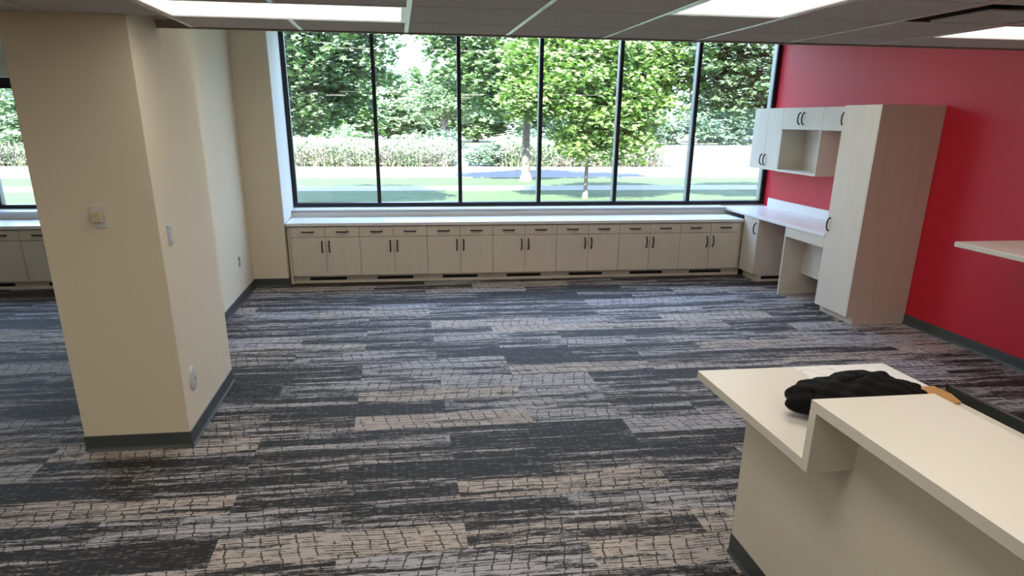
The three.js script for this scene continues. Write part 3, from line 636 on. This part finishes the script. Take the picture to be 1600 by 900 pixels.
tree('park_tree', 'pale green spreading tree across the road behind the tall grass', [4.55, -45], 15, { trunkR: 0.2, trunk: 1.8, blobs: [[0.2, 3.6, 0, 2.2, 1.5, 2], [-1.2, 3, 0, 1.4, 1, 1.3], [1.4, 2.9, 0, 1.5, 1, 1.3], [0, 4.7, 0, 1.5, 0.9, 1.4]], n: 6000, size: 0.24, clump: 0.4, cols: PG });
{
  reseed(31);
  const far = [[-14, -52, 4.2, 8.5], [-8.5, -60, 4.5, 10], [-3, -55, 3.2, 6.5], [-20, -62, 5, 11], [0.5, -72, 4, 7], [8.5, -62, 4, 7.5], [13, -58, 4.2, 8.5], [18, -66, 5, 10], [25, -70, 5, 10], [33, -64, 4.5, 8.5], [40, -70, 5, 9], [-28, -60, 5, 10], [-36, -66, 6, 12], [48, -66, 5, 10], [5.5, -80, 4.5, 8]];
  const kinds = ['bushy green tree in the wood beyond the parking area', 'bushy green tree in the wood beyond the tall grass'];
  far.forEach(([x, z, r, h], k) => tree('woodland_tree', kinds[x > 14 ? 0 : 1], [x, z], 200 + k, { trunkR: 0.22, trunk: h * 0.3, group: x > 14 ? 'woodland trees beyond the parking area' : 'woodland trees beyond the tall grass', blobs: [[0, h * 0.5, 0, r * 0.8, h * 0.3, r * 0.7], [-r * 0.45, h * 0.4, 0.5, r * 0.55, h * 0.28, r * 0.5], [r * 0.45, h * 0.36, 0.5, r * 0.55, h * 0.26, r * 0.5], [rr(-0.3, 0.3) * r, h * 0.78, 0, r * 0.5, h * 0.2, r * 0.5], [0, h * 0.2, 1, r * 0.7, h * 0.16, r * 0.5]], n: 6000, size: 0.42, clump: 0.7, leaf: ovalLeaf, cols: [BG, PG, DG][k % 3] }));  // bluish and pale greens put distance haze into the leaf colour
  const bush = [[5.2, -25.6, 1.1, 1.0], [6.6, -25.9, 0.9, 0.8], [3.4, -33, 1.6, 1.5], [-2, -38, 2, 1.6], [8.6, -34, 1.6, 1.4], [-15.5, -28, 2.6, 3.4], [-19, -31, 3, 4], [-12.5, -31, 2.4, 3]];
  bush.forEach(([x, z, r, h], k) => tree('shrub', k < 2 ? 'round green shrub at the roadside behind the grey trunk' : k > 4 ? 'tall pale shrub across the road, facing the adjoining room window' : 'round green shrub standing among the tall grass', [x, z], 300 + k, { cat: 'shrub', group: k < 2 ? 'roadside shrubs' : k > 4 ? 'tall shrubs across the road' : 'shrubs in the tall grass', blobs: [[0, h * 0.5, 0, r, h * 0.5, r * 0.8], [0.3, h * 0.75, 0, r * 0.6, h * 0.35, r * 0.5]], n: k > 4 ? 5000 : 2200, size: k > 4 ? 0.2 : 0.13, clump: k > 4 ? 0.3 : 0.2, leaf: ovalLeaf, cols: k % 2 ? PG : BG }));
  const hb = []; for (let k = 0; k < 6; k++) { const x = k * 5.2, z = -k * 0.4; hb.push([x - 1.4, 1.1, z, 1.9, 1.3, 1.2], [x + 1.4, 1.2, z, 1.9, 1.4, 1.2], [x, 2, z, 1.6, 0.8, 1]); }
  tree('hedge', 'long dense green hedge along the far edge of the parking area', [22, -56.5], 400, { cat: 'hedge', blobs: hb, n: 16000, size: 0.28, clump: 0.4, leaf: ovalLeaf, cols: BG });
}
{ // tall meadow grass on the far side of the road
  const blade = (() => {
    const gs = []; reseed(5);
    for (let k = 0; k < 6; k++) { const g = new THREE.PlaneGeometry(0.03, 1, 1, 3), p = g.attributes.position, b = rr(0.05, 0.3); for (let i = 0; i < p.count; i++) { const y = p.getY(i) + 0.5; p.setXYZ(i, p.getX(i) * (1 - 0.8 * y), y, b * y * y); } g.rotateY(rr(0, 6.28)).translate(rr(-0.15, 0.15), 0, rr(-0.15, 0.15)).scale(1, rr(0.5, 1.05), 1); gs.push(g.toNonIndexed()); }
    for (let k = 0; k < 16; k++) { const g = ovalLeaf.clone().scale(0.1, 0.11, 0.1).rotateX(rr(-1.6, 0.4)).rotateY(rr(0, 6.28)).translate(rr(-0.24, 0.24), rr(0.15, 0.95), rr(-0.24, 0.24)); gs.push(g.toNonIndexed()); }
    const g = mergeGeometries(gs); g.computeVertexNormals(); return g;
  })();
  const field = (x0, x1, z0, z1, n, s) => {
    reseed(s);
    const m = new THREE.InstancedMesh(blade, M.leaf, n), d = new THREE.Object3D(), c = new THREE.Color(); let i = 0;
    while (i < n) {
      const z = rr(z0, z1), x = rr(x0, x1), pathX = 4.7 + (z + 24.5) * -0.085; if (Math.abs(x - pathX) < 1.1) continue;
      if (x > 13.6) continue;
      d.position.set(x, G - 0.03, z); d.rotation.y = rr(0, 6.28); d.scale.set(1.3, (0.85 + 0.5 * vnoise(x * 0.6 + 50, z * 0.6 + 90)) * rr(0.55, 1), 1.3); d.updateMatrix(); m.setMatrixAt(i, d.matrix);
      const f = 0.5 * vnoise(x * 0.7 + 30, z * 0.7 + 200) + 0.5 * rnd(); c.setRGB(...(rnd() < 0.3 ? mixc([0.34, 0.27, 0.22], [0.44, 0.36, 0.31], rnd()) : mixc([0.12, 0.19, 0.08], [0.3, 0.34, 0.2], f))); m.setColorAt(i, c); i++;
    }
    return m;
  };
  const m = field(-22, 13.6, -33, -25, 9000, 55); m.name = 'meadow_grass'; m.userData = { kind: 'stuff', label: 'tall pale meadow grass along the far roadside', category: 'grass' }; m.castShadow = m.receiveShadow = true; scene.add(m);
}

renderer.render(scene, camera);
